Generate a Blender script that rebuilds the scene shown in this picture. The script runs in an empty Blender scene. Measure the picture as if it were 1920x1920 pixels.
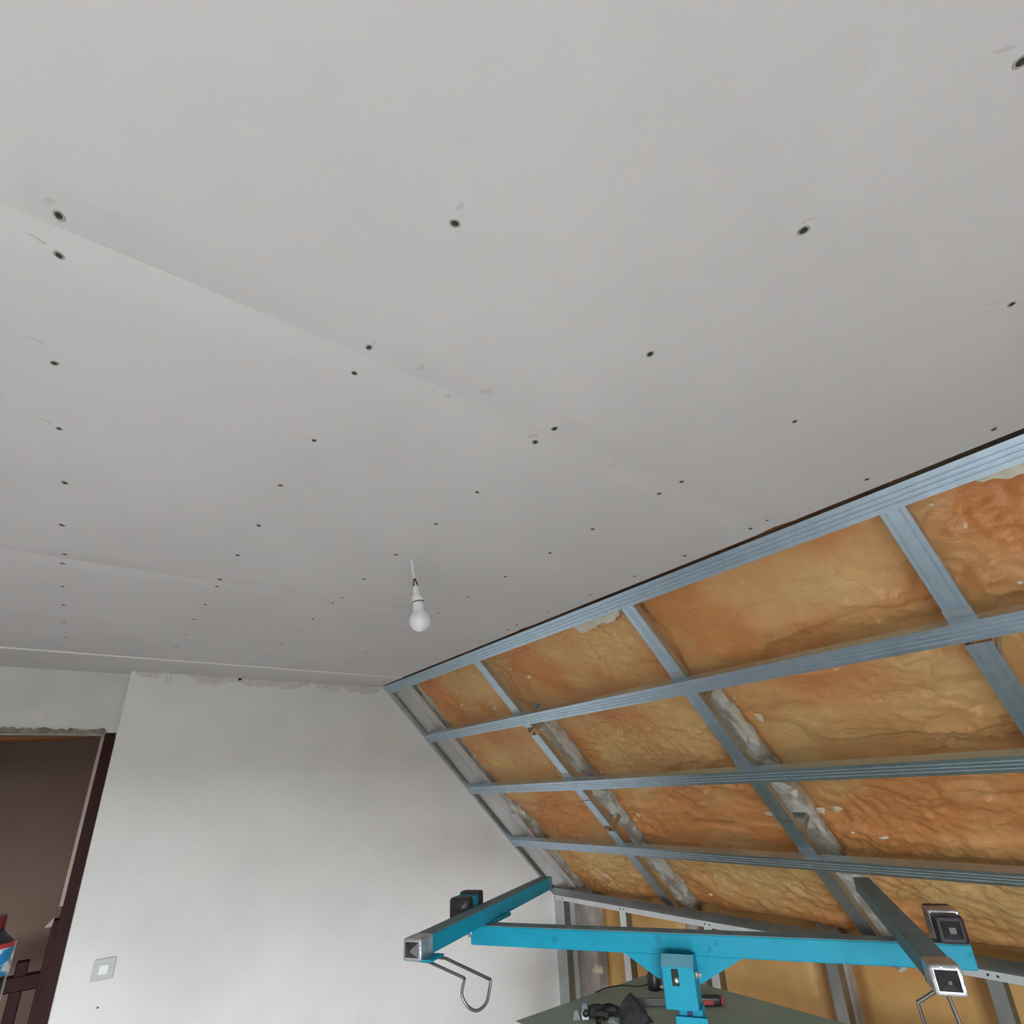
import bpy, bmesh, math, random
import numpy as np
from mathutils import Matrix, Vector

# ------------------------------------------------------------------ camera, sky, lights, exposure
scene = bpy.context.scene
col = scene.collection
H = 2.30                       # ceiling height
cam_data = bpy.data.cameras.new('camera')
cam_data.sensor_width = 36.0
cam_data.lens = 36.0 * 1023.8177 / 1920.0
cam_data.shift_x = 0.5 - 984.2283 / 1920.0
cam_data.shift_y = 1029.0666 / 1920.0 - 0.5
cam_data.clip_start = 0.02
cam = bpy.data.objects.new('camera', cam_data)
col.objects.link(cam)
_r = Vector((0.59985091, 0.79866494, -0.04809568))
_u = Vector((0.34540853, -0.20426624, 0.91595210))
_b = Vector((0.72171451, -0.56604736, -0.39839497))
CAM = Vector((3.44, 0.0, 1.66))
cam.matrix_world = Matrix(((_r.x, _u.x, _b.x, CAM.x), (_r.y, _u.y, _b.y, CAM.y), (_r.z, _u.z, _b.z, CAM.z), (0, 0, 0, 1)))
scene.camera = cam

world = bpy.data.worlds.new('overcast_sky')
scene.world = world
world.use_nodes = True
_bg = world.node_tree.nodes['Background']
_bg.inputs['Color'].default_value = (0.88, 0.95, 1.0, 1)
_bg.inputs['Strength'].default_value = 6.0

WIN = dict(x=4.75, y0=-1.95, y1=0.05, z0=0.30, z1=1.52)     # window in the wall behind the viewer
_pd = bpy.data.lights.new('window_portal', 'AREA')
_pd.shape = 'RECTANGLE'
_pd.size = WIN['y1'] - WIN['y0']
_pd.size_y = WIN['z1'] - WIN['z0']
_pd.cycles.is_portal = True
_po = bpy.data.objects.new('window_portal', _pd)
col.objects.link(_po)
_po.location = (WIN['x'] + 0.03, (WIN['y0'] + WIN['y1']) / 2, (WIN['z0'] + WIN['z1']) / 2)
_po.rotation_euler = (math.radians(90), 0, math.radians(90))

vs = scene.view_settings
vs.view_transform = 'Standard'
vs.look = 'None'
vs.gamma = 1.0
vs.use_curve_mapping = False
vs.exposure = 2.72

# ------------------------------------------------------------------ helpers
def lin(r, g, b):
    f = lambda c: (c / 255.0 / 12.92) if c <= 10 else ((c / 255.0 + 0.055) / 1.055) ** 2.4
    return (f(r), f(g), f(b), 1.0)

def mat(name, c1, c2=None, scale=6.0, rough=0.7, metal=0.0, bump=0.0, bscale=60.0, detail=4.0, lo=0.35, hi=0.65,
        c3=None, s3=3.0, lo3=0.55, hi3=0.62, spec=0.5, stretch=None, bdist=0.01):
    m = bpy.data.materials.new(name)
    m.use_nodes = True
    nt = m.node_tree
    p = nt.nodes['Principled BSDF']
    p.inputs['Roughness'].default_value = rough
    p.inputs['Metallic'].default_value = metal
    p.inputs['Specular IOR Level'].default_value = spec
    tc = nt.nodes.new('ShaderNodeTexCoord')
    vec = tc.outputs['Object']
    if stretch:
        mp = nt.nodes.new('ShaderNodeMapping')
        mp.inputs['Scale'].default_value = stretch
        nt.links.new(vec, mp.inputs['Vector'])
        vec = mp.outputs['Vector']
    def noise(sc, det):
        n = nt.nodes.new('ShaderNodeTexNoise')
        n.inputs['Scale'].default_value = sc
        n.inputs['Detail'].default_value = det
        nt.links.new(vec, n.inputs['Vector'])
        return n.outputs['Fac']
    def ramp(src, a, b):
        r = nt.nodes.new('ShaderNodeMapRange')
        r.inputs['From Min'].default_value = a
        r.inputs['From Max'].default_value = b
        nt.links.new(src, r.inputs['Value'])
        return r.outputs['Result']
    def mix(fac, a, b):
        x = nt.nodes.new('ShaderNodeMix')
        x.data_type = 'RGBA'
        nt.links.new(fac, x.inputs['Factor'])
        for s, k in ((a, 'A'), (b, 'B')):
            i = [q for q in x.inputs if q.name == k and q.type == 'RGBA'][0]
            if isinstance(s, tuple):
                i.default_value = s
            else:
                nt.links.new(s, i)
        return [q for q in x.outputs if q.type == 'RGBA'][0]
    c = c1
    if c2:
        c = mix(ramp(noise(scale, detail), lo, hi), c1, c2)
    if c3:
        c = mix(ramp(noise(s3, 6.0), lo3, hi3), c, c3)
    if isinstance(c, tuple):
        p.inputs['Base Color'].default_value = c
    else:
        nt.links.new(c, p.inputs['Base Color'])
    if bump > 0:
        b = nt.nodes.new('ShaderNodeBump')
        b.inputs['Strength'].default_value = bump
        b.inputs['Distance'].default_value = bdist
        nt.links.new(noise(bscale, 5.0), b.inputs['Height'])
        nt.links.new(b.outputs['Normal'], p.inputs['Normal'])
    return m

M = {}
M['board'] = mat('plasterboard_paper', (0.625, 0.61, 0.615, 1), (0.665, 0.65, 0.655, 1), 2.2, 0.85, bump=0.05, bscale=160)
M['board_edge'] = mat('plasterboard_cut_edge', (0.88, 0.86, 0.83, 1), rough=0.9)
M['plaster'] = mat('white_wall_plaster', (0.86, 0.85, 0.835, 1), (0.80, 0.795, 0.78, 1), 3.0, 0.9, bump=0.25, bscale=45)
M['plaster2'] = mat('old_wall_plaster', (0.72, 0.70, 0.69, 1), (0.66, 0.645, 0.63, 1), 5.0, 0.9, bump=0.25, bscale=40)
M['render'] = mat('grey_wall_render', (0.42, 0.39, 0.365, 1), (0.50, 0.47, 0.44, 1), 3.0, 0.95, bump=0.3, bscale=40)
M['stain_and_strip'] = mat('grey_mortar_smear_and_strip', (0.66,0.62,0.59,1), (0.76,0.73,0.70,1), 30, 0.95, bump=0.3, bscale=90)
M['steel'] = mat('galvanised_steel', (0.52, 0.66, 0.78, 1), (0.59, 0.73, 0.85, 1), 30, 0.38, metal=1.0, bump=0.02, bscale=300)
M['steel2'] = mat('dull_galvanised_steel', (0.52, 0.55, 0.56, 1), (0.60, 0.63, 0.64, 1), 25, 0.42, metal=1.0, bump=0.02, bscale=300)
M['steel_pale_lit'] = mat('pale_and_lit_zinc', (0.70, 0.71, 0.73, 1), (0.78, 0.79, 0.80, 1), 25, 0.5, metal=0.35)  # pale zinc; on knee track and studs it paints the bright reflections
M['steel_shaded'] = mat('shaded_zinc', (0.28, 0.31, 0.31, 1), (0.34, 0.37, 0.37, 1), 25, 0.42, metal=1.0)  # darker zinc; dim reflections on flange and webs are put in the colour
M['foam'] = mat('orange_spray_foam', (0.68, 0.285, 0.095, 1), (0.76, 0.475, 0.20, 1), 2.6, 0.42, bump=0.55, bscale=60, detail=6.0,
                lo=0.40, hi=0.60, c3=(0.80, 0.58, 0.32, 1), s3=14, lo3=0.70, hi3=0.78, bdist=0.008)
M['foam_knee'] = mat('ochre_spray_foam', (0.62, 0.30, 0.09, 1), (0.72, 0.44, 0.16, 1), 3.0, 0.55, bump=0.3, bscale=50, detail=6.0, bdist=0.01)
M['pale_foam'] = mat('pale_foam_skin', (0.62, 0.60, 0.48, 1), (0.74, 0.70, 0.60, 1), 25, 0.8, bump=0.4, bscale=60)
M['fleck'] = mat('pale_splinter', (0.80, 0.66, 0.48, 1), (0.85, 0.80, 0.72, 1), 40, 0.8)
M['rafter'] = mat('mortar_stained_timber', (0.40, 0.36, 0.30, 1), (0.56, 0.53, 0.46, 1), 10, 0.9, bump=0.6, bscale=50,
                  c3=(0.72, 0.70, 0.63, 1), s3=9, lo3=0.47, hi3=0.56, stretch=(1.6, 1.0, 1.0))
M['mortar'] = mat('rough_mortar', (0.40, 0.36, 0.33, 1), (0.55, 0.50, 0.47, 1), 14, 0.95, bump=0.5, bscale=60)
M['mortar_dark'] = mat('dark_rough_mortar', (0.20, 0.18, 0.15, 1), (0.34, 0.31, 0.27, 1), 40, 0.95, bump=0.8, bscale=90)
M['dark'] = mat('dark_void', (0.03, 0.03, 0.03, 1), rough=0.95)
M['deck'] = mat('roof_boarding', (0.10, 0.08, 0.06, 1), (0.15, 0.12, 0.09, 1), 6, 0.9)
M['screw'] = mat('black_screw', (0.045, 0.043, 0.04, 1), rough=0.5, metal=0.3)
M['torn'] = mat('torn_grey_paper', (0.30, 0.29, 0.28, 1), (0.42, 0.41, 0.40, 1), 200, 0.9)
M['graphite'] = mat('scuffed_paper', (0.53, 0.515, 0.515, 1), (0.61, 0.595, 0.60, 1), 120, 0.9)
M['teal'] = mat('turquoise_paint', (0.004, 0.27, 0.40, 1), (0.006, 0.30, 0.44, 1), 14, 0.5, spec=0.25, bump=0.06, bscale=120,
                c3=(0.003, 0.21, 0.32, 1), s3=30, lo3=0.66, hi3=0.70)
M['teal_pale'] = mat('pale_turquoise_paint', (0.09, 0.28, 0.35, 1), (0.13, 0.33, 0.40, 1), 20, 0.6)  # lighter teal for the sloped top of the mast head
M['teal_top'] = mat('grey_teal_paint', (0.13, 0.20, 0.23, 1), (0.17, 0.25, 0.28, 1), 20, 0.75)  # greyer teal for the upper faces and far caps
M['teal_shaded'] = mat('shaded_turquoise_paint', (0.075, 0.16, 0.175, 1), (0.10, 0.20, 0.21, 1), 14, 0.6)  # darker copy of the turquoise; shade on the right arm painted in
M['black'] = mat('black_plastic', (0.022, 0.020, 0.024, 1), (0.035, 0.032, 0.036, 1), 20, 0.38)
M['tape'] = mat('silver_duct_tape', (0.40, 0.42, 0.46, 1), (0.62, 0.64, 0.68, 1), 28, 0.25, metal=0.75, bump=0.8, bscale=38, stretch=(1, 1, 0.5))
M['wire'] = mat('dark_steel_wire', (0.16, 0.155, 0.15, 1), rough=0.4, metal=0.8)
M['bolt'] = mat('bright_bolt_steel', (0.62, 0.60, 0.58, 1), rough=0.3, metal=1.0)
M['wood'] = mat('dark_red_brown_wood', (0.030, 0.0075, 0.0065, 1), (0.042, 0.010, 0.009, 1), 8, 0.6, spec=0.2, stretch=(6, 6, 0.6))
M['strip'] = mat('pale_pink_primer', (0.50, 0.40, 0.35, 1), rough=0.7)
M['landing'] = mat('landing_brown_wall', (0.26, 0.165, 0.12, 1), (0.29, 0.19, 0.145, 1), 3, 0.9)
M['floor'] = mat('screed_floor', (0.58, 0.54, 0.515, 1), (0.66, 0.615, 0.59, 1), 4, 0.85, bump=0.1)
M['ground'] = mat('outdoor_ground', (0.07, 0.075, 0.06, 1), (0.10, 0.10, 0.085, 1), 0.3, 0.95)
M['opal'] = mat('opal_white_plastic', (0.80, 0.81, 0.86, 1), rough=0.22)
M['white'] = mat('white_plastic', (0.78, 0.78, 0.77, 1), rough=0.4)
M['rocker'] = mat('bright_white_plastic', (0.95, 0.95, 0.95, 1), rough=0.25)
M['plate'] = mat('grey_white_plastic', (0.60, 0.61, 0.60, 1), rough=0.5)
M['green'] = mat('green_board_paper', (0.34, 0.46, 0.40, 1), (0.38, 0.50, 0.44, 1), 5, 0.85)
M['gypsum'] = mat('white_gypsum', (0.74, 0.72, 0.68, 1), rough=0.9)
M['cloth'] = mat('dark_grey_cloth', (0.035, 0.035, 0.04, 1), (0.06, 0.06, 0.065, 1), 30, 0.9, bump=0.5, bscale=80)
M['navy'] = mat('navy_blue_film', (0.012, 0.018, 0.09, 1), rough=0.35)
M['pwhite'] = mat('white_film', (0.75, 0.77, 0.80, 1), rough=0.4)
M['red'] = mat('red_plastic', (0.40, 0.02, 0.025, 1), rough=0.4)
M['capred'] = mat('dark_red_cap', (0.13, 0.013, 0.017, 1), rough=0.35)
M['cola'] = mat('dark_cola', (0.02, 0.016, 0.018, 1), rough=0.12)
M['bottle_clear'] = mat('bottle_upper', (0.045, 0.035, 0.036, 1), rough=0.1)
M['scrap'] = mat('grey_green_scrap', (0.30, 0.36, 0.34, 1), rough=0.8)
M['timber'] = mat('raw_timber', (0.42, 0.27, 0.14, 1), (0.50, 0.33, 0.18, 1), 6, 0.7, stretch=(1, 8, 8))
M['pvc'] = mat('window_white_pvc', (0.80, 0.80, 0.80, 1), rough=0.35)
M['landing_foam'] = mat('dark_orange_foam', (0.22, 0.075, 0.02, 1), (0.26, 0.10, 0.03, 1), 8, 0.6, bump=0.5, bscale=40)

def glass_mat():
    m = bpy.data.materials.new('clear_window_glass')
    m.use_nodes = True
    nt = m.node_tree
    nt.nodes.clear()
    o = nt.nodes.new('ShaderNodeOutputMaterial')
    a = nt.nodes.new('ShaderNodeBsdfTransparent')
    g = nt.nodes.new('ShaderNodeBsdfGlossy')
    g.inputs['Roughness'].default_value = 0.02
    x = nt.nodes.new('ShaderNodeMixShader')
    x.inputs[0].default_value = 0.06
    nt.links.new(a.outputs[0], x.inputs[1])
    nt.links.new(g.outputs[0], x.inputs[2])
    nt.links.new(x.outputs[0], o.inputs['Surface'])
    return m
M['glass'] = glass_mat()

def label_mat():
    # printed bottle label: red band, then blue shading to white with a yellow-green patch
    m = bpy.data.materials.new('printed_bottle_label')
    m.use_nodes = True
    nt = m.node_tree
    p = nt.nodes['Principled BSDF']
    p.inputs['Roughness'].default_value = 0.3
    tc = nt.nodes.new('ShaderNodeTexCoord')
    sp = nt.nodes.new('ShaderNodeSeparateXYZ')
    nt.links.new(tc.outputs['Generated'], sp.inputs[0])
    r = nt.nodes.new('ShaderNodeValToRGB')
    r.color_ramp.interpolation = 'CONSTANT'
    e = r.color_ramp.elements
    e[0].position = 0.0; e[0].color = (0.62, 0.70, 0.78, 1)
    e[1].position = 0.86; e[1].color = (0.45, 0.03, 0.04, 1)
    n = nt.nodes.new('ShaderNodeTexNoise'); n.inputs['Scale'].default_value = 3.2
    nt.links.new(tc.outputs['Generated'], n.inputs['Vector'])
    r2 = nt.nodes.new('ShaderNodeValToRGB')
    q = r2.color_ramp.elements
    q[0].position = 0.43; q[0].color = (0.02, 0.22, 0.50, 1)
    q[1].position = 0.56; q[1].color = (0.70, 0.76, 0.82, 1)
    k = q.new(0.50); k.color = (0.25, 0.55, 0.70, 1)
    nt.links.new(n.outputs['Fac'], r2.inputs['Fac'])
    g = nt.nodes.new('ShaderNodeMath'); g.operation = 'GREATER_THAN'; g.inputs[1].default_value = 0.86
    nt.links.new(sp.outputs['Z'], g.inputs[0])
    x = nt.nodes.new('ShaderNodeMix'); x.data_type = 'RGBA'
    nt.links.new(g.outputs[0], x.inputs['Factor'])
    A = [i for i in x.inputs if i.name == 'A' and i.type == 'RGBA'][0]
    B = [i for i in x.inputs if i.name == 'B' and i.type == 'RGBA'][0]
    nt.links.new(r2.outputs['Color'], A)
    B.default_value = (0.45, 0.03, 0.04, 1)
    nt.links.new([i for i in x.outputs if i.type == 'RGBA'][0], p.inputs['Base Color'])
    return m
M['label'] = label_mat()

WL = {}                                       # world location of every object's origin
def put(o, parent):
    col.objects.link(o)
    if parent is not None:
        o.parent = parent

def props(o, label=None, cat=None, group=None, kind=None):
    if label: o['label'] = label
    if cat: o['category'] = cat
    if group: o['group'] = group
    if kind: o['kind'] = kind
    return o

def empty(name, loc, label=None, cat=None, group=None, kind=None, parent=None):
    o = bpy.data.objects.new(name, None)
    o.empty_display_size = 0.1
    put(o, parent)
    pl = WL.get(parent.name, Vector((0, 0, 0))) if parent else Vector((0, 0, 0))
    o.location = Vector(loc) - pl
    WL[o.name] = Vector(loc)
    return props(o, label, cat, group, kind)

def obj(name, geo, m, parent=None, label=None, cat=None, group=None, kind=None, smooth=False):
    """geo = (verts in world coordinates, faces[, material index per face])"""
    V = np.asarray(geo[0], float)
    lo, hi = V.min(0), V.max(0)
    org = Vector(((lo[0] + hi[0]) / 2, (lo[1] + hi[1]) / 2, lo[2]))
    me = bpy.data.meshes.new(name)
    me.from_pydata((V - np.array(org)).tolist(), [], [list(map(int, f)) for f in geo[1]])
    ms = m if isinstance(m, (list, tuple)) else [m]
    for k in ms:
        me.materials.append(M[k])
    if len(geo) > 2:
        me.polygons.foreach_set('material_index', np.asarray(geo[2], dtype=np.int32))
    bm = bmesh.new(); bm.from_mesh(me)
    bmesh.ops.recalc_face_normals(bm, faces=bm.faces)
    bm.to_mesh(me); bm.free()
    if smooth:
        me.polygons.foreach_set('use_smooth', [True] * len(me.polygons))
        if smooth == 'auto':
            me.set_sharp_from_angle(angle=math.radians(38))
    me.update()
    o = bpy.data.objects.new(name, me)
    put(o, parent)
    pl = WL.get(parent.name, Vector((0, 0, 0))) if parent else Vector((0, 0, 0))
    o.location = org - pl
    WL[o.name] = org
    return props(o, label, cat, group, kind)

def clone(src, name, delta, parent):
    o = src.copy()
    o.name = name
    put(o, parent)
    pl = WL.get(parent.name, Vector((0, 0, 0))) if parent else Vector((0, 0, 0))
    w = WL[src.name] + Vector(delta)
    o.location = w - pl
    WL[o.name] = w
    return o

def join(*gs):
    V, F, I, n = [], [], [], 0
    for k, g in enumerate(gs):
        v = np.asarray(g[0], float)
        V.append(v)
        F += [[int(i) + n for i in f] for f in g[1]]
        I += list(g[2]) if len(g) > 2 else [0] * len(g[1])
        n += len(v)
    return np.vstack(V), F, I

def setm(g, i):
    return g[0], g[1], [i] * len(g[1])

IDF = (np.zeros(3), np.eye(3))
def xf(fr, P):
    o, A = fr                                  # rows of A = local axes in world
    return np.asarray(o, float) + np.asarray(P, float) @ np.asarray(A, float)

def frame(o, x, y, z):
    n = lambda a: np.asarray(a, float) / np.linalg.norm(a)
    return np.asarray(o, float), np.array([n(x), n(y), n(z)])

def box(a, b, fr=IDF):
    x0, y0, z0 = a; x1, y1, z1 = b
    P = [(x0, y0, z0), (x1, y0, z0), (x1, y1, z0), (x0, y1, z0), (x0, y0, z1), (x1, y0, z1), (x1, y1, z1), (x0, y1, z1)]
    return xf(fr, P), [(0, 3, 2, 1), (4, 5, 6, 7), (0, 1, 5, 4), (1, 2, 6, 5), (2, 3, 7, 6), (3, 0, 4, 7)]

def rbox(a, b, r=0.004, seg=2, fr=IDF):
    bm = bmesh.new()
    bmesh.ops.create_cube(bm, size=1.0)
    a = np.array(a, float); b = np.array(b, float)
    for v in bm.verts:
        v.co = Vector(((a + b) / 2 + np.array(v.co) * (b - a)).tolist())
    bmesh.ops.bevel(bm, geom=list(bm.edges), offset=r, segments=seg, affect='EDGES', profile=0.5)
    bm.verts.index_update()
    V = [tuple(v.co) for v in bm.verts]
    F = [[v.index for v in f.verts] for f in bm.faces]
    bm.free()
    return xf(fr, V), F

def prism(poly, l0, l1, fr=IDF):
    """poly in local (y, z), extruded along local x from l0 to l1"""
    n = len(poly)
    P = [(l0, p[0], p[1]) for p in poly] + [(l1, p[0], p[1]) for p in poly]
    F = [list(range(n))[::-1], list(range(n, 2 * n))]
    F += [(i, (i + 1) % n, n + (i + 1) % n, n + i) for i in range(n)]
    return xf(fr, P), F

def lathe(prof, seg=24, fr=IDF):
    P, F = [], []
    n = len(prof)
    for k in range(seg):
        a = 2 * math.pi * k / seg
        for r, z in prof:
            P.append((r * math.cos(a), r * math.sin(a), z))
    for k in range(seg):
        k2 = (k + 1) % seg
        for i in range(n - 1):
            F.append((k * n + i, k2 * n + i, k2 * n + i + 1, k * n + i + 1))
    F.append([k * n for k in range(seg)][::-1])
    F.append([k * n + n - 1 for k in range(seg)])
    return xf(fr, P), F

def tube(path, r, seg=8):
    path = [np.asarray(p, float) for p in path]
    rs = r if isinstance(r, (list, tuple)) else [r] * len(path)
    P, F = [], []
    prev = None
    for i, p in enumerate(path):
        t = path[min(i + 1, len(path) - 1)] - path[max(i - 1, 0)]
        t /= np.linalg.norm(t)
        if prev is None:
            h = np.array([0, 0, 1.0]) if abs(t[2]) < 0.9 else np.array([1.0, 0, 0])
        else:
            h = prev
        a = h - t * (h @ t); a /= np.linalg.norm(a)
        b = np.cross(t, a); prev = a
        for k in range(seg):
            g = 2 * math.pi * k / seg
            P.append(p + rs[i] * (a * math.cos(g) + b * math.sin(g)))
    for i in range(len(path) - 1):
        for k in range(seg):
            k2 = (k + 1) % seg
            F.append((i * seg + k, i * seg + k2, (i + 1) * seg + k2, (i + 1) * seg + k))
    F.append(list(range(seg))[::-1])
    F.append([(len(path) - 1) * seg + k for k in range(seg)])
    return np.array(P), F

_tabs = {}
def vnoise(x, y, seed):
    if seed not in _tabs:
        _tabs[seed] = np.random.default_rng(seed).random((256, 256))
    T = _tabs[seed]
    xi = np.floor(x).astype(int); yi = np.floor(y).astype(int)
    fx = x - xi; fy = y - yi
    fx = fx * fx * (3 - 2 * fx); fy = fy * fy * (3 - 2 * fy)
    g = lambda a, b: T[a & 255, b & 255]
    return (g(xi, yi) * (1 - fx) + g(xi + 1, yi) * fx) * (1 - fy) + (g(xi, yi + 1) * (1 - fx) + g(xi + 1, yi + 1) * fx) * fy

def fbm(x, y, seed, octv=3):
    s, a, t = 0, 0.5, 0
    for k in range(octv):
        s = s + a * vnoise(x * 2 ** k, y * 2 ** k, seed + k); t += a; a *= 0.5
    return s / t

def sstep(d, w):
    t = np.clip(d / w, 0, 1)
    return t * t * (3 - 2 * t)

def blob(c, rad, fr_axes, seed, amp=0.35, nu=10, nv=6):
    rng = random.Random(seed)
    P, F = [], []
    A = np.asarray(fr_axes, float)
    P.append((0, 0, 1.0)); P.append((0, 0, -1.0))
    for j in range(1, nv):
        th = math.pi * j / nv
        for i in range(nu):
            ph = 2 * math.pi * i / nu
            k = 1 + amp * (rng.random() * 2 - 1)
            P.append((k * math.sin(th) * math.cos(ph), k * math.sin(th) * math.sin(ph), math.cos(th)))
    P = np.array(P) * np.array(rad)
    rg = lambda j, i: 2 + (j - 1) * nu + i % nu
    for i in range(nu):
        F.append((0, rg(1, i), rg(1, i + 1)))
        F.append((1, rg(nv - 1, i + 1), rg(nv - 1, i)))
        for j in range(1, nv - 1):
            F.append((rg(j, i), rg(j + 1, i), rg(j + 1, i + 1), rg(j, i + 1)))
    return np.asarray(c, float) + P @ A, F

# frames: slope of the roof (x along the rails, s down the slope, n outwards), drawn on the inner face of the rails
Q = 1 / math.sqrt(2)
S0 = np.array([0.0, 1.455, 2.300])
SL = (S0, np.array([[1, 0, 0], [0, Q, -Q], [0, Q, Q]]))
XE = 4.75                                        # far end of the room behind the viewer
YL = -2.00                                       # side wall beside the viewer
def sl(x, s, n):
    return xf(SL, [(x, s, n)])[0]

# ------------------------------------------------------------------ room shell
obj('floor', box((-2.2, YL - 0.1, -0.12), (XE + 0.1, 3.2, 0.0)), 'floor', kind='structure', label='grey screed floor of the attic room')
ZT = 2.77                                        # top of the shell, hidden above the boards
gable = [(0.103, 0.0), (3.2, 0.0), (3.2, 1.064), (1.494, ZT), (0.103, ZT)]
wall_far = obj('wall_far', prism(gable, -0.22, 0.0), 'plaster', kind='structure', label='white plastered gable wall')
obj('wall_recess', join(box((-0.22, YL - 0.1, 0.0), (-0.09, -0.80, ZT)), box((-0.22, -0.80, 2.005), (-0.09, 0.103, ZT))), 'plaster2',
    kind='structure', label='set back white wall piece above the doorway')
obj('corner_strip', prism([(-0.0905, 0.086), (-0.0905, 0.1035), (-0.070, 0.1035)], 2.005, 2.297, (np.zeros(3), np.array([[0, 0, 1], [1, 0, 0], [0, 1, 0]]))), 'stain_and_strip', bpy.data.objects['wall_recess'])  # darker grey strip along the recess corner
obj('wall_left', box((-0.22, YL - 0.12, 0.0), (XE + 0.12, YL, ZT)), 'render', kind='structure', label='unpainted rendered side wall')
w = WIN
obj('wall_back', join(box((XE, YL, 0), (XE + 0.22, w['y0'], ZT)), prism([(w['y1'], 0.0), (3.2, 0.0), (3.2, 1.064), (1.494, ZT), (w['y1'], ZT)], XE, XE + 0.22),
                      box((XE, w['y0'], 0), (XE + 0.22, w['y1'], w['z0'])), box((XE, w['y0'], w['z1']), (XE + 0.22, w['y1'], ZT))),
    'render', kind='structure', label='unpainted rendered wall with the window')
obj('wall_right', box((-0.2, 3.10, 0.0), (XE + 0.2, 3.22, 1.16)), 'mortar', kind='structure', label='low eaves wall behind the studs')
obj('roof_deck', box((-0.22, -0.95, 0.36), (XE + 0.22, 2.40, 0.40), SL), 'deck', kind='structure', label='timber roof boarding behind the foam')

# window behind the viewer
win = empty('window_1', (XE + 0.1, (w['y0'] + w['y1']) / 2, w['z0']), 'white framed window', kind='structure')
ym = (w['y0'] + w['y1']) / 2
fx0, fx1 = XE + 0.07, XE + 0.13
obj('window_frame', join(box((fx0, w['y0'], w['z0']), (fx1, w['y0'] + 0.05, w['z1'])), box((fx0, w['y1'] - 0.05, w['z0']), (fx1, w['y1'], w['z1'])),
                         box((fx0, ym - 0.035, w['z0']), (fx1, ym + 0.035, w['z1'])),
                         box((fx0, w['y0'] + 0.05, w['z0']), (fx1, ym - 0.035, w['z0'] + 0.05)), box((fx0, ym + 0.035, w['z0']), (fx1, w['y1'] - 0.05, w['z0'] + 0.05)),
                         box((fx0, w['y0'] + 0.05, w['z1'] - 0.05), (fx1, ym - 0.035, w['z1'])), box((fx0, ym + 0.035, w['z1'] - 0.05), (fx1, w['y1'] - 0.05, w['z1']))), 'pvc', win)
obj('pane', box((XE + 0.095, w['y0'] + 0.05, w['z0'] + 0.05), (XE + 0.105, ym - 0.035, w['z1'] - 0.05)), 'glass', win)
obj('pane', box((XE + 0.095, ym + 0.035, w['z0'] + 0.05), (XE + 0.105, w['y1'] - 0.05, w['z1'] - 0.05)), 'glass', win)
obj('window_sill', box((XE - 0.06, w['y0'] - 0.04, w['z0'] - 0.03), (XE + 0.07, w['y1'] + 0.04, w['z0'])), 'pvc', win)
obj('outdoor_ground', box((-30, -40, -3.2), (60, 40, -3.0)), 'ground', kind='structure', label='open ground outside the house')

# ------------------------------------------------------------------ ceiling boards and their screws
ceiling = obj('ceiling', box((-0.22, YL - 0.1, 2.72), (XE + 0.2, 1.50, ZT)), 'deck', kind='structure', label='plasterboard ceiling')
CE = 1.437                                        # edge of the boards along the slope
TH = 0.0125
def panel(x0, x1, y0, y1, z=H, taper=(True, True)):
    g = 0.00005
    x0 += g; x1 -= g
    d, wd = 0.0042, 0.060
    P = [(x0, z + TH)]
    P += [(x0, z + d), (x0 + wd, z)] if taper[0] else [(x0, z)]
    P += [(x1 - wd, z), (x1, z + d)] if taper[1] else [(x1, z)]
    P += [(x1, z + TH)]
    fr = (np.zeros(3), np.array([[0, 1, 0], [1, 0, 0], [0, 0, 1]]))
    return obj('ceiling_panel', prism(P, y0, y1, fr), 'board', ceiling)

J = [0.338, 1.562, 2.762, 3.962]
strip = panel(0.0, J[0], -1.063, CE, H - 0.003, (False, False))
obj('cut_edge', box((J[0] - 0.004, -1.063, H - 0.0055), (J[0] + 0.0015, CE, H + 0.002)), 'board_edge', strip)
pB = panel(J[1], J[2], -1.063, CE)
pC = panel(J[0], J[1], -1.063, CE, taper=(False, True))
pA = panel(J[2], J[3], -1.063, CE)
panel(J[3], XE, -1.063, CE, taper=(True, False))
for a, b in zip([-0.09] + J, J + [XE]):
    panel(a, b, YL, -1.065)
panel(-0.09, 0.0, -1.063, 0.103, H - 0.003, (False, False))

# screw: countersunk black head with a torn paper rim
def screw_geo():
    head = lathe([(0.0040, 0.0), (0.0038, -0.0006), (0.0022, -0.0008), (0.0015, -0.0002)], 10)
    rim = lathe([(0.0062, 0.0), (0.0057, -0.0004), (0.0040, -0.0005), (0.0036, -0.0001)], 10)
    return join(setm(head, 0), setm(rim, 1))
scr_mesh = None
RS = random.Random(4)
def screw(x, y, pan, z=H):
    global scr_mesh
    if scr_mesh is None:
        o = obj('screw', screw_geo(), ['screw', 'torn'], pan)
        scr_mesh = o.data
    else:
        o = bpy.data.objects.new('screw', scr_mesh)
        put(o, pan)
    k = RS.uniform(0.85, 1.15)
    o.scale = (k * RS.uniform(0.9, 1.35), k, 1)
    o.rotation_euler = (0, 0, RS.uniform(0, 6.28))
    o.location = Vector((x, y, z - (0.0013 if z > H else 0.0009))) - WL[pan.name]
    WL[o.name] = Vector((x, y, z))
    return o
cols = [-0.545, -0.158, 0.228, 0.606, 0.992, 1.378]
j = lambda a=0.006: RS.uniform(-a, a)
def tz(x, pan_edges):                             # the taper lifts the face a little next to a joint
    d = min(abs(x - e) for e in pan_edges)
    return H + (0.0042 * (1 - d / 0.06) if d < 0.06 else 0)
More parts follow.
